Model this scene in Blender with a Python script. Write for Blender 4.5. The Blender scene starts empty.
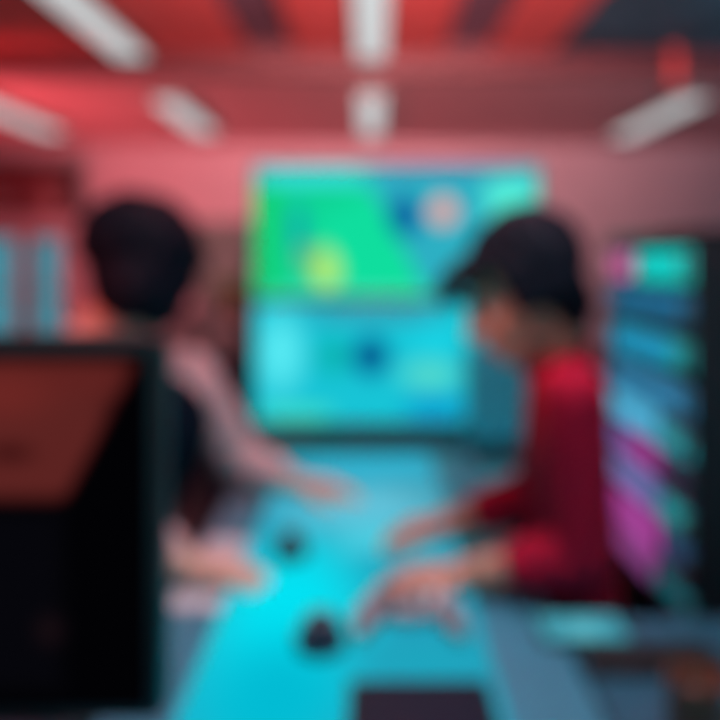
import bpy, bmesh, math, random
from mathutils import Vector, Matrix, Quaternion
random.seed(7)
S = bpy.context.scene
C = S.collection
V = Vector

# ------------------------------------------------------------------ camera, world, lights, exposure
EYE = 1.30
cam = bpy.data.cameras.new('camera'); camo = bpy.data.objects.new('camera', cam); C.objects.link(camo)
camo.location = (0, 0, EYE); camo.rotation_euler = (math.pi/2, 0, 0)
cam.sensor_width = 36; cam.lens = 36
cam.shift_x = -11/720; cam.shift_y = -100/720
cam.clip_start = 0.02
cam.dof.use_dof = True            # the photograph is thrown far out of focus: lens focused very near
cam.dof.focus_distance = 0.15
cam.dof.aperture_fstop = 4.5
S.camera = camo
S.view_settings.view_transform = 'Standard'; S.view_settings.look = 'None'
S.view_settings.gamma = 1; S.view_settings.exposure = 0.0
S.view_settings.use_curve_mapping = False
S.cycles.use_denoising = True

w = bpy.data.worlds.new('world'); S.world = w; w.use_nodes = True
w.node_tree.nodes['Background'].inputs[0].default_value = (0.10, 0.34, 0.42, 1)
w.node_tree.nodes['Background'].inputs[1].default_value = 0.8

def area(name, loc, target, size, power, col, sy=None):
    l = bpy.data.lights.new(name, 'AREA'); l.energy = power; l.color = col
    l.shape = 'RECTANGLE'; l.size = size; l.size_y = sy or size
    o = bpy.data.objects.new(name, l); C.objects.link(o); o.location = loc
    o.rotation_euler = (V(target)-V(loc)).to_track_quat('-Z', 'Y').to_euler()
    return o
def spot(name, loc, target, deg, power, col, r=.08):
    l = bpy.data.lights.new(name, 'SPOT'); l.energy = power; l.color = col; l.spot_size = math.radians(deg); l.spot_blend = .6
    l.shadow_soft_size = r
    o = bpy.data.objects.new(name, l); C.objects.link(o); o.location = loc
    o.rotation_euler = (V(target)-V(loc)).to_track_quat('-Z', 'Y').to_euler(); return o
# red light washing the ceiling and left half of the back wall; spread kept narrow so it stays off the table
area('red_wash_light', (-3.7, 4.3, 1.15), (-2.5, 7.2, 2.35), 0.6, 42, (1, .13, .15)).data.spread = math.radians(110)
area('red_ceiling_light', (-1.9, 2.2, 1.75), (-0.7, 4.2, 2.75), 0.5, 4, (1, .25, .22)).data.spread = math.radians(110)
area('red_rear_fill', (.2, -.45, 2.1), (.2, 4.3, 3.1), 0.5, 104, (1, .36, .36)).data.spread = math.radians(60)  # unseen light behind the camera, added to even out the ceiling's red
spot('red_neck_fill', (-1.2, 0.3, 1.75), (-.57, 1.46, 1.20), 17, 75, (1, .04, .02))  # unseen spot, added to redden the neck of the person in the vest
spot('amber_face_fill', (-1.6, 0.6, 1.9), (.175, 1.20, 1.215), 9, 120, (1, .24, .15))  # unseen spot, added to warm the face of the person in red
area('cool_ceiling_fill', (2.6, 2.6, 1.9), (3.0, 4.5, 2.7), 0.8, 9, (.55, .84, 1)).data.spread = math.radians(120)  # unseen light, added to cool the right side of the ceiling
area('cool_table_fill', (0.2, .8, 2.7), (0.05, 1.25, .75), 0.9, 12, (.62, .86, 1)).data.spread = math.radians(90)  # unseen overhead light, added to brighten the hands and tabletop

# ------------------------------------------------------------------ helpers
def lin(c):
    return tuple(((x/255)/12.92 if x/255 <= .04045 else ((x/255+.055)/1.055)**2.4) for x in c)

def mat(name, col, rough=.5, metal=0, noise=0, nscale=30, bump=0, spec=.5, coat=0, sheen=0):
    m = bpy.data.materials.new(name); m.use_nodes = True
    nt = m.node_tree; b = nt.nodes['Principled BSDF']
    b.inputs['Base Color'].default_value = (*col, 1); b.inputs['Roughness'].default_value = rough
    b.inputs['Metallic'].default_value = metal; b.inputs['Specular IOR Level'].default_value = spec
    b.inputs['Coat Weight'].default_value = coat; b.inputs['Sheen Weight'].default_value = sheen
    if noise or bump:
        tc = nt.nodes.new('ShaderNodeTexCoord'); n = nt.nodes.new('ShaderNodeTexNoise')
        n.inputs['Scale'].default_value = nscale; n.inputs['Detail'].default_value = 4
        nt.links.new(tc.outputs['Object'], n.inputs['Vector'])
        if noise:
            r = nt.nodes.new('ShaderNodeValToRGB')
            r.color_ramp.elements[0].color = (*[max(0, c*(1-noise)) for c in col], 1)
            r.color_ramp.elements[1].color = (*[min(1, c*(1+noise)) for c in col], 1)
            r.color_ramp.elements[0].position = .3; r.color_ramp.elements[1].position = .7
            nt.links.new(n.outputs['Fac'], r.inputs[0]); nt.links.new(r.outputs[0], b.inputs['Base Color'])
        if bump:
            bp = nt.nodes.new('ShaderNodeBump'); bp.inputs['Strength'].default_value = bump
            bp.inputs['Distance'].default_value = .01
            nt.links.new(n.outputs['Fac'], bp.inputs['Height']); nt.links.new(bp.outputs[0], b.inputs['Normal'])
    return m

def emit(name, col, strength=1):
    m = bpy.data.materials.new(name); m.use_nodes = True; nt = m.node_tree
    nt.nodes.clear(); e = nt.nodes.new('ShaderNodeEmission'); o = nt.nodes.new('ShaderNodeOutputMaterial')
    e.inputs[0].default_value = (*col, 1); e.inputs[1].default_value = strength
    nt.links.new(e.outputs[0], o.inputs[0]); return m

def screen_mat(name, base, shapes, strength=1):
    """what a display shows: soft coloured shapes over a base, in the screen's own UV metres.
    shape = (kind, cx, cy, rx, ry, rot_deg, soft, rgb255)"""
    m = bpy.data.materials.new(name); m.use_nodes = True; nt = m.node_tree; L = nt.links; N = nt.nodes.new
    nt.nodes.clear(); e = N('ShaderNodeEmission'); out = N('ShaderNodeOutputMaterial'); L.new(e.outputs[0], out.inputs[0])
    e.inputs[1].default_value = strength
    uv = N('ShaderNodeUVMap'); uv.uv_map = 'UVMap'
    prev = N('ShaderNodeRGB'); prev.outputs[0].default_value = (*lin(base), 1); cur = prev.outputs[0]
    for k, cx, cy, rx, ry, rot, soft, rgb in shapes:
        mp = N('ShaderNodeMapping'); mp.vector_type = 'TEXTURE'
        mp.inputs['Location'].default_value = (cx, cy, 0); mp.inputs['Rotation'].default_value = (0, 0, math.radians(rot))
        mp.inputs['Scale'].default_value = (rx, ry, 1); L.new(uv.outputs[0], mp.inputs[0])
        if k == 'e':
            ln = N('ShaderNodeVectorMath'); ln.operation = 'LENGTH'; L.new(mp.outputs[0], ln.inputs[0]); d = ln.outputs['Value']
        else:
            ab = N('ShaderNodeVectorMath'); ab.operation = 'ABSOLUTE'; L.new(mp.outputs[0], ab.inputs[0])
            sp = N('ShaderNodeSeparateXYZ'); L.new(ab.outputs[0], sp.inputs[0])
            mx = N('ShaderNodeMath'); mx.operation = 'MAXIMUM'; L.new(sp.outputs[0], mx.inputs[0]); L.new(sp.outputs[1], mx.inputs[1]); d = mx.outputs[0]
        mr = N('ShaderNodeMapRange'); mr.interpolation_type = 'SMOOTHSTEP'
        mr.inputs['From Min'].default_value = 1-soft; mr.inputs['From Max'].default_value = 1+soft*.3
        mr.inputs['To Min'].default_value = 1; mr.inputs['To Max'].default_value = 0
        L.new(d, mr.inputs['Value'])
        mix = N('ShaderNodeMix'); mix.data_type = 'RGBA'
        L.new(mr.outputs[0], mix.inputs[0]); L.new(cur, mix.inputs[6]); mix.inputs[7].default_value = (*lin(rgb), 1)
        cur = mix.outputs[2]
    L.new(cur, e.inputs[0]); return m

class MB:
    def __init__(s): s.bm = bmesh.new()
    def _merge(s, t):
        me = bpy.data.meshes.new('tmp'); t.to_mesh(me); t.free(); s.bm.from_mesh(me); bpy.data.meshes.remove(me); return s
    def box(s, lo, hi, bev=0, seg=2, M=None):
        t = bmesh.new(); bmesh.ops.create_cube(t, size=1)
        lo, hi = V(lo), V(hi)
        for v in t.verts: v.co = V([lo[i]+(v.co[i]+.5)*(hi[i]-lo[i]) for i in range(3)])
        if bev: bmesh.ops.bevel(t, geom=t.edges[:], offset=bev, segments=seg, profile=.5, affect='EDGES')
        if M: bmesh.ops.transform(t, matrix=M, verts=t.verts)
        return s._merge(t)
    def tube(s, pts, r, n=12):
        for a, b in zip(pts, pts[1:]): s.cone(a, b, r, r, n)
        return s
    def cone(s, a, b, r1, r2, n=20, bev=0):
        a, b = V(a), V(b); d = b-a
        t = bmesh.new(); bmesh.ops.create_cone(t, cap_ends=True, segments=n, radius1=r1, radius2=r2, depth=d.length)
        if bev:
            ed = [e for e in t.edges if abs(e.verts[0].co.z-e.verts[1].co.z) < 1e-6]
            bmesh.ops.bevel(t, geom=ed, offset=bev, segments=2, affect='EDGES')
        M = Matrix.Translation((a+b)/2) @ V((0, 0, 1)).rotation_difference(d.normalized()).to_matrix().to_4x4()
        bmesh.ops.transform(t, matrix=M, verts=t.verts); return s._merge(t)
    def lathe(s, prof, n=28, M=None):
        t = bmesh.new(); rings = []
        for r, z in prof: rings.append([t.verts.new((r*math.cos(2*math.pi*k/n), r*math.sin(2*math.pi*k/n), z)) for k in range(n)])
        for A, B in zip(rings, rings[1:]):
            for k in range(n): t.faces.new((A[k], A[(k+1) % n], B[(k+1) % n], B[k]))
        t.faces.new(rings[0][::-1]); t.faces.new(rings[-1])
        bmesh.ops.remove_doubles(t, verts=t.verts, dist=1e-6)
        if M: bmesh.ops.transform(t, matrix=M, verts=t.verts)
        return s._merge(t)
    def ell(s, c, r, R=None, sub=3):
        t = bmesh.new(); bmesh.ops.create_icosphere(t, subdivisions=sub, radius=1)
        M = Matrix.Translation(V(c)) @ (R.to_4x4() if R else Matrix()) @ Matrix.Diagonal((*r, 1))
        bmesh.ops.transform(t, matrix=M, verts=t.verts); return s._merge(t)
    def caps(s, a, b, r1, r2):
        t = bmesh.new()
        for c, r in ((a, r1), (b, r2)):
            q = bmesh.new(); bmesh.ops.create_icosphere(q, subdivisions=2, radius=r)
            for v in q.verts: t.verts.new(v.co+V(c))
            q.free()
        res = bmesh.ops.convex_hull(t, input=t.verts[:])
        inner = [g for g in res['geom_interior'] if isinstance(g, bmesh.types.BMVert)]
        bmesh.ops.delete(t, geom=inner, context='VERTS'); return s._merge(t)
    def chain(s, pts, rs):
        for i in range(len(pts)-1): s.caps(pts[i], pts[i+1], rs[i], rs[i+1])
        return s
    def build(s, name, m, parent=None, smooth=True, remesh=0, smooth_it=0, angle=35, disp=0, uv=None):
        me = bpy.data.meshes.new(name); bmesh.ops.recalc_face_normals(s.bm, faces=s.bm.faces)
        if uv:
            lay = s.bm.loops.layers.uv.new('UVMap')
            for f in s.bm.faces:
                for l in f.loops: l[lay].uv = uv(l.vert.co)
        s.bm.to_mesh(me); s.bm.free()
        o = bpy.data.objects.new(name, me); C.objects.link(o)
        if remesh:
            md = o.modifiers.new('r', 'REMESH'); md.mode = 'VOXEL'; md.voxel_size = remesh
            if smooth_it: sm = o.modifiers.new('s', 'SMOOTH'); sm.iterations = smooth_it; sm.factor = .5
            dg = bpy.context.evaluated_depsgraph_get(); new = bpy.data.meshes.new_from_object(o.evaluated_get(dg))
            o.modifiers.clear(); old = o.data; o.data = new; new.name = name; bpy.data.meshes.remove(old)
            me = new
        me.materials.clear(); me.materials.append(m)
        if smooth:
            for p in me.polygons: p.use_smooth = True
            if not remesh: me.set_sharp_from_angle(angle=math.radians(angle))
        if parent: 
            o.parent = parent; o.matrix_parent_inverse = Matrix.Translation(parent.location).inverted() if parent.type == 'EMPTY' else Matrix()
            if parent.type != 'EMPTY' and parent.parent: pass
        return o

def thing(name, label, cat, loc, group=None):
    o = bpy.data.objects.new(name, None); C.objects.link(o); o.location = loc; o.empty_display_size = .05
    return tag(o, label, cat, group)
def tag(o, label, cat, group=None):
    o['label'] = label; o['category'] = cat
    if group: o['group'] = group
    return o
def struct(name, mb, m, parent=None, **k):
    o = mb.build(name, m, parent, **k)
    if not parent: o['kind'] = 'structure'
    return o
def dup(root, loc):
    r = root.copy(); C.objects.link(r); r.location = loc
    for ch in root.children:
        c = ch.copy(); C.objects.link(c); c.parent = r
        for g in ch.children:
            d = g.copy(); C.objects.link(d); d.parent = c
    return r

# ------------------------------------------------------------------ materials
M_floor = mat('floor_vinyl', (.03, .035, .05), .35, noise=.3, nscale=6)
M_wall = mat('wall_paint', (.48, .43, .48), .75, noise=.04, nscale=4)
M_ceil = mat('red_tinted_ceiling', (.78, .46, .49), .8, noise=.05, nscale=3)  # pink tint holds part of the red light on the ceiling
M_redlitpanel = mat('red_lit_panel', (.78, .16, .15), .55, noise=.06, nscale=5)  # red light on the panels mixed into their colour
M_slot = mat('dark_plenum', (.17, .12, .17), .7, noise=.3, nscale=4)
M_tealpanel = mat('slate_teal_panel', (.035, .13, .18), .6, noise=.4, nscale=2)
M_fascia = mat('shaded_fascia', (.075, .018, .024), .6, noise=.1, nscale=4)  # shade of the unlit step face put into its dark colour
M_black = mat('black_plastic', (.008, .009, .011), .42, noise=.2, nscale=60)
M_blackm = mat('black_metal', (.012, .013, .018), .4, metal=.4, noise=.2, nscale=40)
M_darknavy = mat('navy_laminate', (.015, .022, .045), .45, noise=.15, nscale=20)
M_table = mat('blue_grey_tabletop', (.05, .21, .29), .32, noise=.08, nscale=12)
M_desk = mat('slate_blue_desktop', (.02, .10, .15), .35, noise=.1, nscale=12)
M_grey = mat('grey_metal', (.19, .20, .20), .45, metal=.2, noise=.06, nscale=12)
M_locker = mat('locker_enamel', (.12, .17, .165), .5, noise=.06, nscale=10)
M_pale = mat('pale_pinkgrey_laminate', (.26, .21, .22), .5, noise=.06, nscale=12)
M_maroon = mat('maroon_laminate', (.075, .014, .02), .45, noise=.1, nscale=12)
M_steel = mat('brushed_steel', (.35, .38, .42), .3, metal=.9, noise=.1, nscale=50)
M_white = mat('white_plastic', (.62, .66, .66), .35, noise=.03, nscale=30)
M_greyplastic = mat('grey_plastic', (.20, .19, .21), .4, noise=.05, nscale=30)
M_paper = mat('white_paper', (.46, .50, .52), .7, noise=.03, nscale=30)
M_skin = mat('warm_skin', (.46, .22, .15), .5, noise=.07, nscale=35, bump=.05)
M_skin2 = mat('light_skin', (.50, .33, .25), .5, noise=.07, nscale=35, bump=.05)
M_lips = mat('lip_skin', (.32, .09, .08), .45, noise=.05)
M_hair = mat('black_hair', (.003, .005, .011), .65, noise=.4, nscale=60, bump=.4, spec=.12)
M_eye = mat('eye_white', (.75, .74, .72), .2, noise=.02)
M_iris = mat('dark_iris', (.02, .012, .008), .15, noise=.1)
M_redshirt = mat('red_knit', (.35, .004, .027), .85, noise=.2, nscale=120, bump=.25, spec=.15)
M_vest = mat('navy_fabric', (.001, .006, .013), .9, noise=.2, nscale=120, bump=.25, spec=.06)
M_shirt = mat('pale_grey_cotton', (.50, .36, .36), .85, noise=.1, nscale=100, bump=.2)
M_jean = mat('dark_denim', (.02, .025, .045), .85, noise=.25, nscale=140, bump=.25)
M_shoe = mat('black_leather', (.012, .012, .013), .4, noise=.2)
M_tealcloth = mat('teal_upholstery', (.03, .72, .90), .8, noise=.15, nscale=90, bump=.2)
M_leaf = mat('olive_leaf', (.10, .17, .03), .5, noise=.3, nscale=30)
M_pot = mat('terracotta', (.30, .13, .08), .7, noise=.1)
M_soil = mat('soil', (.03, .02, .015), .9, noise=.3)
M_brown = mat('brown_glaze', (.16, .06, .035), .3, noise=.2, nscale=20)
M_redpipe = mat('red_painted_pipe', (.65, .08, .08), .45, noise=.05)
E_tube = emit('white_tube', (.66, .68, .69), 1.0)
M_glass = mat('tinted_window_glass', (.8, .95, 1), .05)
_g = M_glass.node_tree.nodes['Principled BSDF']; _g.inputs['Transmission Weight'].default_value = 1; _g.inputs['IOR'].default_value = 1.1

# ------------------------------------------------------------------ the room
WB, XL, XR = 8.1, -4.6, 4.2
CF, CN, DS = 2.60, 2.75, 5.05         # far ceiling, raised near ceiling, where it steps
struct('floor', MB().box((XL, -.6, -.08), (XR, WB+.1, 0)), M_floor, smooth=False)
# back wall with two tall window openings at its left end
wx = [(-4.50, -3.96), (-3.85, -3.46)]; wz = (.25, 1.58)
mb = MB(); xs = [XL, wx[0][0], wx[0][1], wx[1][0], wx[1][1], XR]
mb.box((XL, WB, wz[1]), (XR, WB+.12, 3.0)); mb.box((XL, WB, 0), (XR, WB+.12, wz[0]))
for i in (0, 2, 4): mb.box((xs[i], WB, wz[0]), (xs[i+1], WB+.12, wz[1]))
struct('wall_back', mb, M_wall, smooth=False)
for i, (a, b) in enumerate(wx):
    f = MB()
    for lo, hi in (((a, WB-.01, wz[0]), (a+.03, WB+.10, wz[1])), ((b-.03, WB-.01, wz[0]), (b, WB+.10, wz[1])),
                   ((a, WB-.01, wz[0]), (b, WB+.10, wz[0]+.03)), ((a, WB-.01, wz[1]-.03), (b, WB+.10, wz[1])),
                   ((a+.03, WB+.02, .93), (b-.03, WB+.06, .96))): f.box(lo, hi, .004)
    wo = struct('window_%d' % (i+1), f, M_grey)
    MB().box((a+.03, WB+.035, wz[0]+.03), (b-.03, WB+.041, wz[1]-.03)).build('pane', M_glass, wo, smooth=False)
    MB().box((a-.04, WB-.08, wz[0]-.04), (b+.04, WB, wz[0]-.005), .006).build('sill', M_white, wo)
struct('wall_left', MB().box((XL-.12, -.6, 0), (XL, WB+.12, 3.0)), M_wall, smooth=False)
struct('wall_right', MB().box((XR, -.6, 0), (XR+.12, WB+.12, 3.0)), M_wall, smooth=False)
for nm, lo, hi in (('baseboard_back', (XL, WB-.015, 0), (XR, WB, .10)), ('baseboard_left', (XL, -.6, 0), (XL+.015, WB-.015, .10)),
                   ('baseboard_right', (XR-.015, -.6, 0), (XR, WB-.015, .10))):
    struct(nm, MB().box(lo, hi, .004), M_darknavy)
# far ceiling: narrow cross boards with shadow gaps, step fascia, raised near ceiling of long panels
mb = MB(); y = DS+.02; k = 0
while y < WB:
    mb.box((XL, y, CF), (XR, min(y+.335, WB), CF+.04), .006, 1); y += .345
mb.box((XL, DS+.02, CF+.05), (XR, WB+.1, CF+.09))
struct('ceiling', mb, M_ceil, smooth=False)
struct('trim_1', MB().box((XL, DS-.02, CF-.004), (XR, DS+.02, CN+.20), .004), M_fascia)
pan = [(XL, -2.05, 'r'), (-2.03, -.86, 'r'), (-.52, -.02, 'r'), (.0, .50, 'r'), (.82, 1.26, 'r'), (1.28, XR, 't')]
pr, pt = MB(), MB()
for a, b, t in pan:
    (pr if t == 'r' else pt).box((a, -.6, CN), (b, DS-.02, CN+.03), .006, 1)
struct('ceiling_red_lit', pr, M_redlitpanel, smooth=False); struct('ceiling_teal', pt, M_tealpanel, smooth=False)
struct('ceiling_void', MB().box((XL, -.6, CN+.06), (XR, DS-.02, CN+.10)), M_slot, smooth=False)

# linear ceiling lamps
def lamp(x, y0, y1, z, label, wd=.095, rod=.0):
    t = thing('linear_ceiling_lamp', label, 'ceiling light', (x, (y0+y1)/2, z), 'linear ceiling lamps')
    MB().box((x-wd-.012, y0-.012, z-.005), (x+wd+.012, y1+.012, z+.045), .006).build('housing', M_grey, t)
    MB().box((x-wd, y0, z-.03), (x+wd, y1, z-.004), .008).build('diffuser', E_tube, t)
    for yy in (y0+.15, y1-.15): MB().box((x-.03, yy-.02, z+.045), (x+.03, yy+.02, (CN if y1 < DS+.1 else CF)+.001)).build('bracket', M_grey, t)
lamp(0, 3.0, 4.93, 2.70, 'white linear lamp on the red-lit ceiling, directly above the wall displays, nearest one')
lamp(-1.62, 3.0, 4.9, 2.70, 'long white linear lamp on the near red-lit ceiling above the dark-haired person in a vest')
lamp(0, 5.40, 7.1, 2.55, 'short white linear lamp beyond the ceiling step, straight above the displays')
lamp(-1.60, 5.6, 7.0, 2.55, 'white linear lamp beyond the ceiling step, between the centre one and the left corner one')
lamp(-3.08, 5.5, 7.0, 2.55, 'white linear lamp in the far left corner above the maroon wall cabinet')
lamp(2.50, 5.55, 7.2, 2.55, 'white linear lamp at far right over the plain grey-purple wall')
# red sprinkler drop beside the right lamp
t = thing('sprinkler_pipe', 'short red sprinkler pipe hanging from the ceiling step at right', 'pipe', (2.10, 5.0, 2.5))
MB().tube([(2.10, 4.98, CN), (2.10, 4.98, 2.50)], .035).build('pipe', M_redpipe, t)
MB().lathe([(.0, 2.47), (.05, 2.475), (.05, 2.485), (.02, 2.50)], 20, Matrix.Translation((2.10, 4.98, 0))).build('sprinkler_head', M_steel, t)

# ------------------------------------------------------------------ back of the room
# maroon wall cabinet, upper left
t = thing('wall_cabinet', 'dark maroon wall cabinet hung above the left windows', 'cabinet', (-3.75, 7.7, 1.78))
MB().box((-4.45, 7.62, 1.78), (-3.25, WB, 2.34), .008).build('body', M_maroon, t)
for a in (-4.44, -3.845):
    d = MB().box((a, 7.60, 1.795), (a+.585, 7.618, 2.325), .006).build('door', M_maroon, t)
    MB().tube([(a+(.55 if a < -4 else .035), 7.585, 1.84), (a+(.55 if a < -4 else .035), 7.585, 1.98)], .007).build('handle', M_steel, d)
# grey locker
t = thing('locker', 'tall warm-grey metal locker against the back wall, left of the displays', 'locker', (-1.22, 6.2, 0))
MB().box((-1.46, 6.0, .04), (-1.00, 6.45, 1.62), .008).build('body', M_locker, t)
for a in (-1.45, -1.225):
    d = MB().box((a, 5.982, .08), (a+.215, 5.998, 1.59), .004).build('door', M_locker, t)
    MB().box((a+.165, 5.965, .80), (a+.185, 5.982, .95), .003).build('handle', M_steel, d)
    mb = MB()
    for k in range(5): mb.box((a+.05, 5.977, 1.40+k*.025), (a+.165, 5.983, 1.41+k*.025))
    mb.build('vent', M_black, d)
MB().box((-1.44, 6.03, 0), (-1.02, 6.43, .04)).build('plinth', M_black, t)
# low drawer cabinet with plant
t = thing('drawer_cabinet', 'low navy drawer cabinet with a pale top drawer and a plant on top', 'cabinet', (-1.1, 5.2, 0))
MB().box((-1.36, 5.0, .03), (-.90, 5.45, .90), .008).build('body', M_darknavy, t)
for k in range(3):
    d = MB().box((-1.345, 4.982, .06+k*.28), (-.915, 4.998, .325+k*.28), .004).build('drawer', M_pale if k == 2 else M_darknavy, t)
    MB().tube([(-1.2, 4.97, .25+k*.28), (-1.06, 4.97, .25+k*.28)], .008).build('handle', M_steel, d)
t = thing('potted_plant', 'small olive-green plant in a clay pot on the low drawer cabinet', 'plant', (-.98, 5.2, .90))
Tm = Matrix.Translation((-.98, 5.2, 0))
MB().lathe([(.0, .902), (.05, .902), (.07, 1.0), (.075, 1.0), (.075, 1.02), (.066, 1.02), (.064, .99), (0, .99)], 24, Tm).build('pot', M_pot, t)
mb = MB()
for k in range(46):
    a = random.uniform(0, 6.28); e = random.uniform(.15, 1.4); l = random.uniform(.07, .17)
    d = V((math.cos(a)*math.cos(e), math.sin(a)*math.cos(e), math.sin(e)))
    c = V((-.98, 5.2, 1.01))+d*l; R = V((1, 0, 0)).rotation_difference(d).to_matrix()
    mb.ell(c, (.045, .018, .006), R, 1); 
mb.build('leaves', M_leaf, t)
mb = MB()
for k in range(8):
    a = k*.785; mb.tube([(-.98, 5.2, .99), (-.98+.06*math.cos(a), 5.2+.06*math.sin(a), 1.10)], .004, 6)
mb.build('stem', M_leaf, t)

# two stacked displays on a stand
DY = 4.0; sx = lambda p: (p-371)/180; sz = lambda p: EYE-(p-260)/180
def display(label, y0, y1, base, shapes, name):
    a, b, c, d = sx(252), sx(541), sz(y1), sz(y0)
    t = thing('wall_display', label, 'screen', ((a+b)/2, DY, c), 'stacked displays')
    MB().box((a, DY, c), (b, DY+.05, d), .008).build('bezel', M_black, t)
    MB().box((a+.25, DY+.05, c+.08), (b-.25, DY+.075, d-.08), .01).build('back_housing', M_black, t)
    m = screen_mat(name, base, [(k, (cx-252)/180, (541-cy)/180, rx/180, ry/180, rot, soft, rgb) for k, cx, cy, rx, ry, rot, soft, rgb in shapes])
    MB().box((a+.012, DY-.003, c+.012), (b-.012, DY+.0005, d-.012)).build('screen', m, t, smooth=False,
        uv=lambda co: (co.x-a, (541-(260-(co.z-EYE)*180))/180))
display('upper of two stacked displays, showing a green area chart', 163, 299, (45, 175, 195), [
    ('b', 310, 240, 60, 64, 0, .15, (15, 212, 150)), ('b', 372, 262, 36, 66, 27, .15, (16, 222, 158)),
    ('b', 268, 240, 11, 58, 0, .3, (20, 205, 110)), ('b', 312, 176, 62, 11, 0, .5, (55, 218, 222)),
    ('b', 298, 232, 9, 30, 0, .6, (18, 165, 170)), ('b', 305, 258, 8, 14, 0, .5, (90, 170, 120)),
    ('e', 326, 270, 17, 26, 8, .7, (185, 238, 110)), ('b', 450, 169, 80, 5, 0, .5, (70, 140, 185)),
    ('e', 404, 216, 20, 26, 0, .6, (10, 100, 160)), ('b', 512, 204, 30, 30, 0, .5, (85, 240, 218)),
    ('e', 443, 211, 17, 17, 0, .5, (228, 165, 160)), ('b', 350, 293, 95, 4, 0, .6, (70, 220, 190))], 'area_chart_screen')
display('lower of two stacked displays, all cyan with a dark blue disc', 301, 425, (24, 196, 214), [
    ('b', 500, 390, 42, 50, 0, .4, (25, 150, 175)), ('b', 372, 312, 80, 12, 0, .7, (50, 155, 180)),
    ('e', 281, 352, 28, 48, 0, .9, (90, 236, 245)), ('e', 334, 356, 22, 24, 0, .8, (10, 178, 175)),
    ('e', 371, 356, 23, 25, 0, .6, (4, 92, 145)), ('e', 430, 374, 36, 18, 0, .8, (85, 218, 205)),
    ('e', 437, 340, 38, 18, 0, .8, (25, 212, 230)), ('b', 296, 413, 40, 8, 0, .6, (65, 220, 195)),
    ('b', 435, 408, 34, 14, 0, .7, (10, 158, 208))], 'dashboard_screen')
t = thing('display_stand', 'black floor stand carrying the two stacked displays', 'stand', (.13, 4.15, 0))
for x in (-.25, .52): MB().box((x-.04, 4.08, .05), (x+.04, 4.15, 1.7), .008).build('post', M_blackm, t)
for z in (.62, 1.35): MB().box((-.4, 4.076, z), (.67, 4.10, z+.08), .005).build('bracket', M_blackm, t)
MB().box((-.5, 4.0, .0), (.77, 4.5, .05), .01).build('base', M_blackm, t)
t = thing('media_cabinet', 'low dark navy media cabinet in front of the display stand', 'cabinet', (.1, 3.7, 0))
MB().box((-.75, 3.45, .04), (.98, 3.95, .36), .01).build('body', M_darknavy, t)
for k in range(3):
    d = MB().box((-.74+k*.573, 3.432, .06), (-.175+k*.573, 3.448, .345), .004).build('door', M_darknavy, t)
    MB().tube([(-.53+k*.573, 3.42, .30), (-.39+k*.573, 3.42, .30)], .006).build('handle', M_steel, d)
MB().box((-.72, 3.48, 0), (.95, 3.92, .04)).build('plinth', M_black, t)

# teal office chair on the far right side of the table
t = thing('office_chair', 'teal upholstered office chair behind the person in red', 'chair', (.50, 2.60, 0))
MB().box((.29, 2.36, .44), (.73, 2.80, .51), .03, 3).build('seat', M_tealcloth, t)
MB().box((.38, 2.83, .58), (.64, 2.88, .97), .024, 3).build('backrest', M_tealcloth, t)
MB().tube([(.51, 2.78, .46), (.51, 2.88, .50), (.51, 2.91, .75)], .02).build('back_support', M_black, t)
MB().cone((.51, 2.58, .12), (.51, 2.58, .44), .03, .025).build('gas_column', M_steel, t)
mb = MB()
for k in range(5):
    a = k*2*math.pi/5+.3; mb.cone((.51, 2.58, .12), (.51+.27*math.cos(a), 2.58+.27*math.sin(a), .075), .028, .02)
bs = mb.build('star_base', M_black, t)
for k in range(5):
    a = k*2*math.pi/5+.3; c = V((.51+.27*math.cos(a), 2.58+.27*math.sin(a), .03)); d = V((-math.sin(a), math.cos(a), 0))*.02
    MB().cone(c-d, c+d, .03, .03, 16, .004).build('caster', M_black, bs)

# ------------------------------------------------------------------ rack on the right
RX, R0, R1, RT = .72, 1.62, 2.18, 1.345
t = thing('equipment_rack', 'black open-front equipment rack beside the person in red', 'rack', (1.0, 1.9, 0))
MB().box((RX, R0-.025, 0), (RX+.62, R0, RT), .004).build('side_panel', M_blackm, t)
MB().box((RX, R1, 0), (RX+.62, R1+.025, RT), .004).build('side_panel', M_blackm, t)
MB().box((RX, R0-.025, RT), (RX+.62, R1+.025, RT+.025), .004).build('top_panel', M_blackm, t)
MB().box((RX+.60, R0, .0), (RX+.62, R1, RT), .003).build('back_panel', M_blackm, t)
MB().box((RX, R0, .0), (RX+.60, R1, .06), .003).build('base', M_blackm, t)
for y in (R0+.012, R1-.012):
    MB().box((RX+.02, y-.012, .06), (RX+.04, y+.012, RT), .002).build('rail', M_steel, t)
def ry(px): return RX*720/(px-371)     # where a sight line to the front plane meets it
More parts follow.
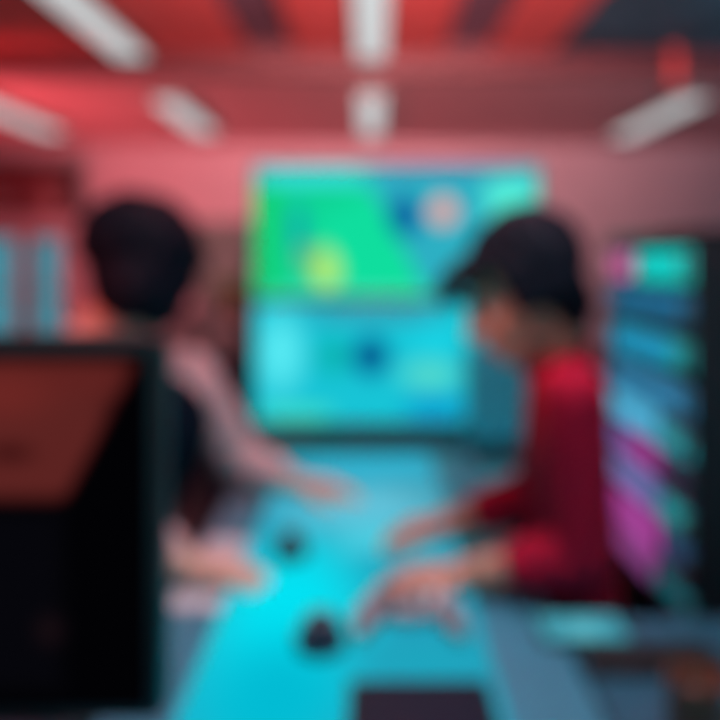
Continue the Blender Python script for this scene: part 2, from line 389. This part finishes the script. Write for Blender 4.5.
rack = [  # z0,z1, face colour, label, [(px0,px1,z0frac,z1frac,rgb)]
  (1.235, 1.335, (.05, .12, .20), 'rack unit with a wide teal light bar and a pink lamp', [(636, 692, .1, .9, (18, 190, 182)), (612, 630, .15, .85, (190, 90, 150))]),
  (1.13, 1.225, (.05, .16, .28), 'dim blue rack unit second from the top', [(606, 690, .35, .9, (32, 100, 140))]),
  (1.025, 1.12, (.05, .2, .32), 'rack unit with a deep blue strip ending in green', [(612, 668, .15, .9, (30, 138, 175)), (669, 690, .2, .85, (30, 150, 150))]),
  (.93, 1.015, (.06, .18, .3), 'dim slate-blue rack unit directly above the pale cyan one', [(606, 690, .1, .8, (48, 120, 160))]),
  (.835, .92, (.1, .3, .4), 'rack unit with a pale cyan lit front', [(607, 655, .1, .95, (78, 172, 210)), (657, 690, .05, .6, (40, 150, 160))]),
  (.745, .825, (.1, .1, .25), 'rack unit with a short magenta light in its middle', [(622, 656, .1, .95, (150, 58, 135)), (606, 620, .1, .9, (85, 100, 165))]),
  (.655, .735, (.1, .12, .25), 'rack unit glowing lavender with a teal lamp at its end', [(608, 654, .1, .95, (104, 112, 170)), (658, 686, .1, .8, (30, 140, 145))]),
  (.545, .645, (.15, .06, .2), 'rack unit with the largest magenta light', [(610, 656, .05, .95, (160, 64, 146)), (666, 688, .4, .9, (40, 75, 110))]),
  (.44, .535, (.1, .06, .16), 'lowest lit rack unit, magenta beside a dark teal lamp', [(614, 650, .3, 1, (135, 65, 130)), (655, 690, .45, .95, (20, 90, 100))]),
]
for i, (z0, z1, fc, lab, leds) in enumerate(rack):
    u = thing('rack_unit', lab, 'rack unit', (RX+.3, (R0+R1)/2, z0), 'lit units in the rack')
    MB().box((RX+.05, R0+.03, z0), (RX+.55, R1-.03, z1), .004).build('chassis', M_blackm, u)
    MB().box((RX+.008, R0+.002, z0+.002), (RX+.0199, R1-.002, z1-.002), .003).build('faceplate', mat('faceplate_blue_%d' % i, fc, .4, noise=.08), u)
    for (a, b, f0, f1, rgb) in leds:
        h = z1-z0
        MB().box((RX+.002, ry(b), z0+h*f0), (RX+.0085, ry(a), z0+h*f1), .003).build('light_panel', emit('rack_led', lin(rgb), 1.15), u)
    for yy in (R0+.02, R1-.02): MB().box((RX-.012, yy-.006, z0+.02), (RX+.01, yy+.006, z1-.02), .003).build('handle', M_steel, u)

# ------------------------------------------------------------------ interactive table
TX0, TX1, TY0, TY1, TZ = -.33, .283, .50, 2.07, .75
t = thing('touch_table', 'blue-grey table with a glowing cyan touch screen set into its top', 'table', (0, 1.28, 0))
MB().box((TX0, TY0, TZ-.045), (TX1, TY1, TZ), .008).build('tabletop', M_table, t)
tm = screen_mat('cyan_table_screen', (34, 160, 188), [
    ('b', .16, 1.75, .20, .40, 0, .6, (62, 150, 172)), ('b', .0, 1.92, .22, .16, 0, .6, (50, 178, 208)),
    ('e', -.02, 1.60, .22, .20, 0, .9, (100, 196, 220)), ('b', .02, 1.42, .10, .10, 0, .8, (78, 205, 225)),
    ('e', -.13, 1.12, .15, .36, 0, .8, (2, 226, 243)), ('e', -.12, .90, .13, .20, 0, .9, (2, 188, 212)),
    ('b', -.15, .66, .3, .12, 0, .5, (2, 120, 165)),
    ('e', .06, .99, .12, .06, 0, .8, (30, 165, 190))], 1.0)
MB().box((-.235, .56, TZ-.002), (.165, 2.03, TZ+.002)).build('touch_screen', tm, t, smooth=False, uv=lambda co: (co.x, co.y))
for x in (TX0+.05, TX1-.05):
    for y in (TY0+.05, TY1-.05): MB().box((x-.025, y-.025, 0), (x+.025, y+.025, TZ-.045), .004).build('leg', M_blackm, t)
mb = MB()
for x in (TX0+.05, TX1-.05): mb.box((x-.012, TY0+.07, TZ-.10), (x+.012, TY1-.07, TZ-.045))
mb.build('frame_rail', M_blackm, t)
# side desk, near right
t = thing('side_desk', 'slate-blue side desk pushed against the right edge of the touch table', 'desk', (.45, .85, 0))
MB().box((.288, .55, TZ-.035), (.62, 1.11, TZ), .006).build('desktop', M_desk, t)
for x in (.32, .59):
    for y in (.58, 1.045): MB().box((x-.018, y-.018, 0), (x+.018, y+.018, TZ-.035), .003).build('leg', M_blackm, t)

# things on the table
def puck(x, y, r, lab):
    t = thing('puck', lab, 'dial', (x, y, TZ+.002), 'dark pucks on the touch screen')
    Tm = Matrix.Translation((x, y, TZ+.002))
    MB().lathe([(0, .0), (r*.96, .0), (r, .004), (r, .018), (r*.94, .022), (0, .022)], 32, Tm).build('base', M_darknavy, t)
    MB().lathe([(0, .022), (r*.7, .022), (r*.66, .040), (r*.6, .043), (0, .043)], 32, Tm).build('knob', M_darknavy, t)
    MB().box((x-.002, y-r*.55, TZ+.0445), (x+.002, y-r*.2, TZ+.0465)).build('pointer', M_white, t)
puck(-.072, 1.02, .036, 'larger dark round puck on the brightest part of the touch screen')
puck(-.148, 1.33, .030, 'smaller dark teal puck on the touch screen between the two people')
# game controller in front of the hands
t = thing('game_controller', 'grey and white game controller lying below the hands on the touch screen', 'controller', (.05, 1.10, TZ))
mb = MB(); z = TZ+.027
mb.ell((.055, 1.085, z), (.062, .038, .019)); 
for s in (-1, 1): mb.chain([(.055+s*.045, 1.085, z), (.055+s*.062, 1.06, z-.002), (.055+s*.070, 1.025, z-.006)], [.023, .021, .015])
mb.build('shell', M_greyplastic, t, remesh=.003, smooth_it=4)
MB().ell((.085, 1.088, z+.012), (.030, .026, .012)).build('top_plate', M_white, t)
for s in (-1, 1): MB().lathe([(0, 0), (.006, 0), (.006, .012), (.011, .014), (.011, .019), (0, .020)], 20, Matrix.Translation((.055+s*.022, 1.065, z+.013))).build('thumb_stick', M_black, t)
for k in range(4):
    a = k*math.pi/2; MB().lathe([(0, 0), (.005, 0), (.005, .005), (0, .006)], 14, Matrix.Translation((.102+.010*math.cos(a), 1.095+.010*math.sin(a), z+.014))).build('button', M_greyplastic, t)
# black tablet near edge
t = thing('tablet', 'black tablet with a dark screen at the near edge of the table', 'tablet', (.06, .86, TZ))
MB().box((-.028, .76, TZ+.0025), (.150, .925, TZ+.012), .004).build('body', M_black, t)
MB().box((-.020, .768, TZ+.0118), (.142, .917, TZ+.0126)).build('screen', mat('dark_glass', (.004, .012, .026), .4, spec=.2, noise=.1), t, smooth=False)
# sheet of paper under the left hand
tag(MB().box((-.322, 1.13, TZ+.0006), (-.238, 1.42, TZ+.0022)).build('paper_sheet', M_paper, smooth=False), 'pale paper sheet at the left rim of the touch table', 'paper')
# lit phone, keyboard, mug on side desk
t = thing('smartphone', 'small phone with a lit pale cyan screen at the joint of table and side desk', 'phone', (.31, 1.06, TZ))
MB().box((.244, 1.020, TZ+.001), (.374, 1.098, TZ+.010), .004).build('body', M_black, t)
MB().box((.249, 1.024, TZ+.0098), (.369, 1.094, TZ+.0104)).build('screen', screen_mat('phone_screen', (70, 160, 178), [('b', .31, 1.05, .02, .03, 0, .5, (95, 190, 205))]), t, smooth=False, uv=lambda co: (co.x, co.y))
t = thing('keyboard', 'compact black keyboard lying on the side desk', 'keyboard', (.38, .99, TZ))
MB().box((.292, .945, TZ), (.475, 1.012, TZ+.014), .004).build('case', M_black, t)
for r in range(4):
    for k in range(11):
        x = .296+k*.016; y = .949+r*.0152
        MB().box((x, y, TZ+.013), (x+.0135, y+.0132, TZ+.019), .002, 1).build('key', M_black, t)
t = thing('mug', 'brown glazed mug in the bottom right corner', 'mug', (.376, .835, TZ))
Tm = Matrix.Translation((.376, .835, TZ))
MB().lathe([(0, 0), (.028, 0), (.031, .004), (.033, .07), (.031, .071), (.029, .068), (.028, .01), (0, .008)], 28, Tm).build('body', M_brown, t)
pts = [(.376+.031+.022*math.sin(a), .835, TZ+.037+.022*math.cos(a)) for a in [k*math.pi/8 for k in range(9)]]
MB().tube(pts, .005, 8).build('handle', M_brown, t)

# ------------------------------------------------------------------ big dark monitor, near left
MY = .65; mx0, mx1 = -.75, -.189
mz1 = EYE-76*MY/720; mz0 = EYE-462*MY/720
t = thing('monitor_desk', 'dark desk under the large near monitor', 'desk', (-.6, .6, 0))
MB().box((-1.1, .30, .71), (-.345, .86, .745), .006).build('desktop', M_darknavy, t)
for x in (-1.06, -.385):
    for y in (.34, .82): MB().box((x-.02, y-.02, 0), (x+.02, y+.02, .71), .003).build('leg', M_blackm, t)
t = thing('monitor', 'large black monitor with a dark red and black screen, close to the camera at left', 'monitor', (-.457, MY, .745))
MB().box((mx0, MY, mz0), (mx1, MY+.035, mz1), .006).build('bezel', M_black, t)
MB().box((mx0+.1, MY+.035, mz0+.06), (mx1-.1, MY+.065, mz1-.06), .012).build('back_housing', M_black, t)
K = MY/720; ux = lambda p: (p-371)*K; uz = lambda p: EYE-(p-260)*K
def ms(shapes): return [(k, ux(cx), uz(cy), rx*K, ry_*K, rot, soft, rgb) for k, cx, cy, rx, ry_, rot, soft, rgb in shapes]
sm = screen_mat('red_black_shapes', (2, 2, 4), ms([
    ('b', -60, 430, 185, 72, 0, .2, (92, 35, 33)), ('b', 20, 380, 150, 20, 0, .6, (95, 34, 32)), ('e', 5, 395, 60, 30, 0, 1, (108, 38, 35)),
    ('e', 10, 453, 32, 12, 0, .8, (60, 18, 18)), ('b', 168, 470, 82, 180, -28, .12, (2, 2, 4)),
    ('b', -40, 600, 110, 95, 0, .2, (6, 6, 11)), ('e', 50, 630, 18, 20, 0, 1, (24, 14, 18))]), 1)  # soft dark red and black shapes, emissive over the whole panel
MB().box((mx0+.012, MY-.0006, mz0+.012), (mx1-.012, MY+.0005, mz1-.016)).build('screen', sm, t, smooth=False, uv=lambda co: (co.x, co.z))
MB().box((-.50, MY+.06, .76), (-.415, MY+.085, 1.05), .006).build('neck', M_blackm, t)
MB().box((-.60, MY-.02, .745), (-.36, MY+.16, .76), .005).build('foot', M_blackm, t)

# ------------------------------------------------------------------ people
def frame(f, side_hint):
    f = V(f).normalized(); s = V(side_hint); s = (s-f*s.dot(f)).normalized(); u = s.cross(f).normalized()
    return f, s, u
def add_head(mb, c, f, s, u, k=1.0):
    R = Matrix((s, f, u)).transposed()
    P = lambda a, b, d: V(c)+(s*a+f*b+u*d)*k
    mb.ell(P(0, -.012, .025), (.074*k, .096*k, .090*k), R)
    mb.ell(P(0, .022, -.035), (.060*k, .068*k, .085*k), R)
    mb.ell(P(0, .045, -.085), (.036*k, .036*k, .030*k), R)          # chin
    for q in (-1, 1):
        mb.ell(P(q*.036, .048, -.032), (.026*k, .026*k, .030*k), R)  # cheek
        mb.caps(P(q*.012, .083, .018), P(q*.045, .072, .020), .010*k, .008*k); mb.chain([P(q*.018, .079, .012), P(q*.032, .081, .0125), P(q*.046, .070, .010)], [.006*k, .0065*k, .006*k])  # brow ridge
        mb.ell(P(q*.076, -.008, -.015), (.009*k, .020*k, .032*k), R)  # ear
        mb.caps(P(q*.008, .098, -.035), P(q*.012, .094, -.037), .008*k, .006*k)
    mb.chain([P(0, .082, .012), P(0, .098, -.018), P(0, .108, -.032)], [.008*k, .010*k, .011*k])  # nose
    mb.caps(P(-.018, .082, -.060), P(.018, .082, -.060), .008*k, .008*k)
    mb.caps(P(-.014, .080, -.071), P(.014, .080, -.071), .009*k, .009*k)
    return P, R
def add_hand(mb, wrist, d, n, thumb_sign, curl, spread=.09, k=1.0):
    """d: wrist->fingers, n: palm normal (towards what it touches)"""
    d = V(d).normalized(); n = V(n); n = (n-d*n.dot(d)).normalized(); s = d.cross(n).normalized()*thumb_sign  # s points to the thumb side
    W = V(wrist)
    base = [.030, .010, -.010, -.029]; L = [.072, .080, .074, .058]; kn = [.088, .092, .088, .080]
    for b, l, kk in zip(base, L, kn):
        K0 = W+(d*kk+s*b)*k
        mb.caps(W+s*b*.55*k+d*.005, K0, .014*k, .0115*k)
        dd = (d+s*b*spread*20*.5).normalized(); p = K0; r = .0092
        for j, fr in enumerate((.45, .32, .23)):
            ang = curl*(j+.6)
            q = p+(dd*math.cos(ang)+n*math.sin(ang))*l*fr*1.05*k
            mb.caps(p, q, r*k, (r-.0009)*k); p = q; r -= .0009
    t0 = W+(d*.022+s*.020)*k; t1 = t0+(d*.030+s*.030+n*.012)*k; t2 = t1+(d*.034+s*.010+n*.012)*k; t3 = t2+(d*.024-s*.002+n*.006)*k
    mb.chain([t0, t1, t2, t3], [.016*k, .0125*k, .0105*k, .0085*k])
def add_eyes(P, R, parent, k=1.0):
    for q in (-1, 1):
        e = MB().ell(P(q*.031, .070, .000), (.0125*k,)*3, None, 2).build('eye', M_eye, parent)
        MB().ell(P(q*.031, .0795, -.002), (.006*k, .0045*k, .006*k), R, 2).build('iris', M_iris, e)
        MB().chain([P(q*.014, .094, .022), P(q*.032, .089, .027), P(q*.050, .074, .022)], [.004, .0045, .003]).build('eyebrow', M_hair, parent)
def limb(mb, pts, rs): mb.chain([V(p) for p in pts], rs)

def strands(mb, P, n, tf, tb, rx=.088, ry=.102, rz=.090, cy=-.028, cz=.042):
    for i in range(n):
        a = random.uniform(-math.pi, math.pi); fr = (1+math.cos(a))/2          # 1 at the brow, 0 at the nape
        tm = tb+(tf-tb)*fr**.7+random.uniform(-.12, .12); t = random.uniform(.0, .55)*tm
        pts, rs = [], []; j = random.uniform(.97, 1.05); sw = random.uniform(-.25, .25)
        for q in range(6):
            tt = t+(tm-t)*q/5; aa = a+sw*q/5; lift = j+.05*(q/5)*fr
            pts.append(P(rx*lift*math.sin(tt)*math.sin(aa), cy+ry*lift*math.sin(tt)*math.cos(aa), cz+rz*lift*math.cos(tt)))
            rs.append(.0095*(1-.55*q/5))
        mb.chain(pts, rs)
# --- person in red
def person_red():
    root = thing('person', 'person in a red long-sleeved top leaning over the touch table, both hands on it', 'person', (.40, 1.3, 0))
    f, s, u = frame((-.90, -.02, -.42), (0, 1, 0))
    hc = V((.258, 1.255, 1.243)); k = 1.0
    nb = V((.340, 1.275, 1.11)); shN, shF = V((.320, 1.135, 1.085)), V((.365, 1.42, 1.085))
    hip = V((.365, 1.29, .54)); chest = V((.346, 1.275, .98))
    elN, wrN = V((.335, 1.135, .835)), V((.155, 1.18, .785))
    elF, wrF = V((.335, 1.40, .85)), V((.165, 1.395, .795))
    mb = MB()
    P, R = add_head(mb, hc, f, s, u, k)
    limb(mb, [hc-f*.035-u*.05, nb], [.054, .056])
    limb(mb, [nb, chest, hip+V((0, 0, .14)), hip], [.056, .066, .064, .085])
    for sh in (shN, shF): limb(mb, [nb-V((0, 0, .04)), sh], [.044, .038])
    for sh in (shN, shF): limb(mb, [sh, chest-V((0, 0, .08))], [.036, .05])
    for sh, el, wr in ((shN, elN, wrN), (shF, elF, wrF)):
        limb(mb, [sh, el], [.042, .036]); limb(mb, [el, el.lerp(wr, .35), wr], [.038, .037, .026])
    add_hand(mb, wrN, (-.99, .02, -.10), (0, 0, -1), 1, .28, k=1.0)
    add_hand(mb, wrF, (-.92, -.28, -.12), (0, 0, -1), -1, .34, k=.95)
    for sy, ky in ((-.09, 1.14), (.09, 1.32)):
        h = hip+V((0, sy, -.01)); kn = V((.02, ky, .55)); an = V((.10, ky, .09))
        limb(mb, [h, kn, an], [.088, .058, .04]); limb(mb, [an, an+V((-.14, 0, -.05))], [.038, .028])
    mb.build('body', M_skin, root, remesh=.0032, smooth_it=3)
    add_eyes(P, R, root, k)
    MB().chain([P(-.020, .088, -.065), P(0, .092, -.064), P(.020, .088, -.065)], [.005, .0065, .005]).build('lips', M_lips, root)
    # hair: full black hair with a fringe falling forward
    mb = MB(); mb.ell(P(0, -.034, .036), (.088*k, .096*k, .088*k), R); mb.ell(P(0, -.062, -.025), (.076*k, .050*k, .085*k), R)
    mb.ell(P(0, -.060, .085), (.062*k, .058*k, .055*k), R)
    strands(mb, P, 120, 1.1, 2.2, cy=-.034, ry=.096)
    for i in range(16):
        q = -1+2*i/15; p0 = P(q*.062, .050, .080); p1 = P(q*.070, .094, .070); p2 = P(q*.064+random.uniform(-.01, .01), .122+random.uniform(-.008, .008), .048+random.uniform(-.012, .008))
        mb.chain([p0, p1, p2], [.020, .016, .006])
    for q in (-1, 1):
        for i in range(7):
            b = -.08+i*.016; mb.chain([P(q*.076, b, .05), P(q*.082, b, -.01), P(q*.078, b-.006, -.06+max(0, b+.05)*.9)], [.020, .018, .010])
    mb.build('hair', M_hair, root, remesh=.003, smooth_it=2)
    # red top: torso and both sleeves
    mb = MB()
    limb(mb, [nb+V((.004, 0, -.03)), chest, hip+V((.0, 0, .16))], [.064, .076, .080])
    for sh in (shN, shF): limb(mb, [nb-V((-.01, 0, .035)), sh], [.060, .055]); limb(mb, [sh, chest-V((0, 0, .10))], [.053, .066])
    limb(mb, [shN, elN, elN.lerp(wrN, .50)], [.055, .051, .043])
    limb(mb, [shF, elF, elF.lerp(wrF, .66)], [.055, .053, .043])
    sh_ = mb.build('red_top', M_redshirt, root, remesh=.005, smooth_it=3)
    for el, wr, q in ((elN, wrN, .50), (elF, wrF, .66)):
        a, b = el.lerp(wr, q-.02), el.lerp(wr, q+.08); MB().cone(a, b, .041, .039, 24, .004).build('cuff', M_redshirt, sh_)
    MB().lathe([(.060, -.010), (.066, -.010), (.066, .018), (.060, .020)], 28, Matrix.Translation(nb+V((-.008, 0, .012))) @ Matrix.Rotation(-.35, 4, 'Y')).build('collar', M_redshirt, sh_)
    mb = MB()
    for sy, ky in ((-.09, 1.14), (.09, 1.32)):
        h = hip+V((0, sy, -.01)); kn = V((.02, ky, .55)); an = V((.10, ky, .14))
        limb(mb, [h, kn, an], [.098, .070, .055])
    limb(mb, [hip+V((0, 0, .10)), hip], [.090, .100])
    mb.build('trousers', M_jean, root, remesh=.007, smooth_it=3)
    for ky in (1.14, 1.32):
        MB().chain([(.125, ky, .05), (.03, ky, .045), (-.05, ky, .037)], [.048, .044, .036]).build('shoe', M_shoe, root, remesh=.005, smooth_it=2)
person_red()

# --- person in the vest
def person_vest():
    root = thing('person', 'person with short black hair in navy vest and pale shirt, left of the touch table', 'person', (-.55, 1.5, 0))
    f, s, u = frame((.36, .84, -.40), (.92, -.39, 0))
    hc = V((-.474, 1.50, 1.268)); k = 1.12
    nb = V((-.562, 1.45, 1.12)); shN, shF = V((-.50, 1.33, 1.045)), V((-.415, 1.65, 1.04))
    hip = V((-.59, 1.50, .54)); chest = V((-.445, 1.49, .95))
    elN, wrN = V((-.47, 1.27, .85)), V((-.318, 1.225, .782))
    elF, wrF = V((-.318, 1.71, .832)), V((-.175, 1.665, .785))
    mb = MB()
    P, R = add_head(mb, hc, f, s, u, k)
    limb(mb, [hc-f*.03-u*.05, nb], [.056, .060])
    limb(mb, [nb, chest, hip+V((.02, 0, .16)), hip], [.06, .09, .09, .10])
    for sh in (shN, shF): limb(mb, [nb-V((0, 0, .04)), sh], [.044, .040]); limb(mb, [sh, chest-V((0, 0, .08))], [.040, .06])
    for sh, el, wr in ((shN, elN, wrN), (shF, elF, wrF)):
        limb(mb, [sh, el], [.048, .040]); limb(mb, [el, el.lerp(wr, .35), wr], [.040, .038, .027])
    add_hand(mb, wrN, (.93, -.05, -.13), (0, 0, -1), 1, .30)
    add_hand(mb, wrF, (.98, -.05, -.12), (0, 0, -1), -1, .28)
    for sy, ky in ((-.09, 1.56), (.09, 1.74)):
        h = hip+V((0, sy, -.01)); kn = V((-.17, ky, .55)); an = V((-.24, ky, .09))
        limb(mb, [h, kn, an], [.088, .060, .042]); limb(mb, [an, an+V((.14, 0, -.05))], [.038, .028])
    mb.build('body', M_skin2, root, remesh=.0032, smooth_it=3)
    add_eyes(P, R, root, k)
    mb = MB(); mb.ell(P(0, -.024, .044), (.106*k, .114*k, .096*k), R); mb.ell(P(0.012, -.062, -.012), (.072*k, .052*k, .072*k), R)
    strands(mb, P, 150, 1.15, 2.25, rx=.099, ry=.110, rz=.096)
    for i in range(8):
        b = -.075+i*.016; mb.chain([P(.078, b, .04), P(.084, b, -.01), P(.074, b-.004, -.06+max(0, b+.02)*.6)], [.016, .014, .010])
    for i in range(6):
        b = -.075+i*.016; mb.chain([P(-.080, b, .04), P(-.083, b, .015)], [.012, .008])
    mb.ell(P(.022, -.045, -.036), (.074*k, .062*k, .072*k), R); mb.ell(P(.050, -.0, -.030), (.042*k, .066*k, .075*k), R)
    for i in range(10):
        q = -1+2*i/9; mb.chain([P(q*.058, .045, .085), P(q*.062, .078, .072), P(q*.058, .092, .052)], [.014, .012, .006])
    mb.build('hair', M_hair, root, remesh=.004, smooth_it=2)
    mb = MB()
    limb(mb, [nb+V((0, 0, -.03)), chest, hip+V((.02, 0, .16)), hip+V((0, 0, .04))], [.070, .100, .100, .110])
    for sh in (shN, shF): limb(mb, [nb-V((0, 0, .035)), sh], [.062, .062]); limb(mb, [sh, chest-V((0, 0, .08))], [.060, .08])
    limb(mb, [shN, elN, elN.lerp(wrN, .72)], [.062, .056, .044]); limb(mb, [shF, elF, elF.lerp(wrF, .60)], [.062, .058, .046])
    sh_ = mb.build('shirt', M_shirt, root, remesh=.005, smooth_it=3)
    for el, wr, q in ((elN, wrN, .72), (elF, wrF, .60)):
        a, b = el.lerp(wr, q-.02), el.lerp(wr, q+.10); MB().cone(a, b, .043, .040, 24, .004).build('cuff', M_shirt, sh_)
    MB().lathe([(.060, -.010), (.066, -.012), (.068, .020), (.061, .024)], 28, Matrix.Translation(nb+V((.008, 0, .012))) @ Matrix.Rotation(.4, 4, 'Y')).build('collar', M_shirt, sh_)
    mb = MB()
    limb(mb, [nb+V((-.005, 0, -.045)), chest, hip+V((.03, 0, .18)), hip+V((.0, 0, .08))], [.074, .116, .118, .122])
    for q in (-1, 1):
        limb(mb, [nb+V((.0, q*.06, -.05)), chest+V((0, q*.075, 0)), hip+V((.03, q*.06, .18))], [.055, .098, .098])
    mb.build('vest', M_vest, root, remesh=.005, smooth_it=3)
    mb = MB()
    for sy, ky in ((-.09, 1.56), (.09, 1.74)):
        h = hip+V((0, sy, -.01)); kn = V((-.17, ky, .55)); an = V((-.24, ky, .14)); limb(mb, [h, kn, an], [.098, .070, .055])
    mb.build('trousers', M_jean, root, remesh=.007, smooth_it=3)
    for ky in (1.56, 1.74):
        MB().chain([(-.265, ky, .05), (-.17, ky, .045), (-.09, ky, .037)], [.048, .044, .036]).build('shoe', M_shoe, root, remesh=.005, smooth_it=2)
person_vest()

# stools under both people
def stool(x, y, lab):
    t = thing('stool', lab, 'stool', (x, y, 0), 'round stools'); Tm = Matrix.Translation((x, y, 0))
    MB().lathe([(0, .375), (.16, .375), (.175, .39), (.175, .42), (.16, .437), (0, .437)], 32, Tm).build('seat', M_black, t)
    MB().cone((x, y, .03), (x, y, .375), .028, .024).build('column', M_steel, t)
    MB().lathe([(0, 0), (.20, 0), (.20, .012), (.04, .03), (0, .03)], 32, Tm).build('base', M_steel, t)
stool(.42, 1.29, 'round black stool under the person in red')
stool(-.62, 1.50, 'round black stool under the person in the navy vest')
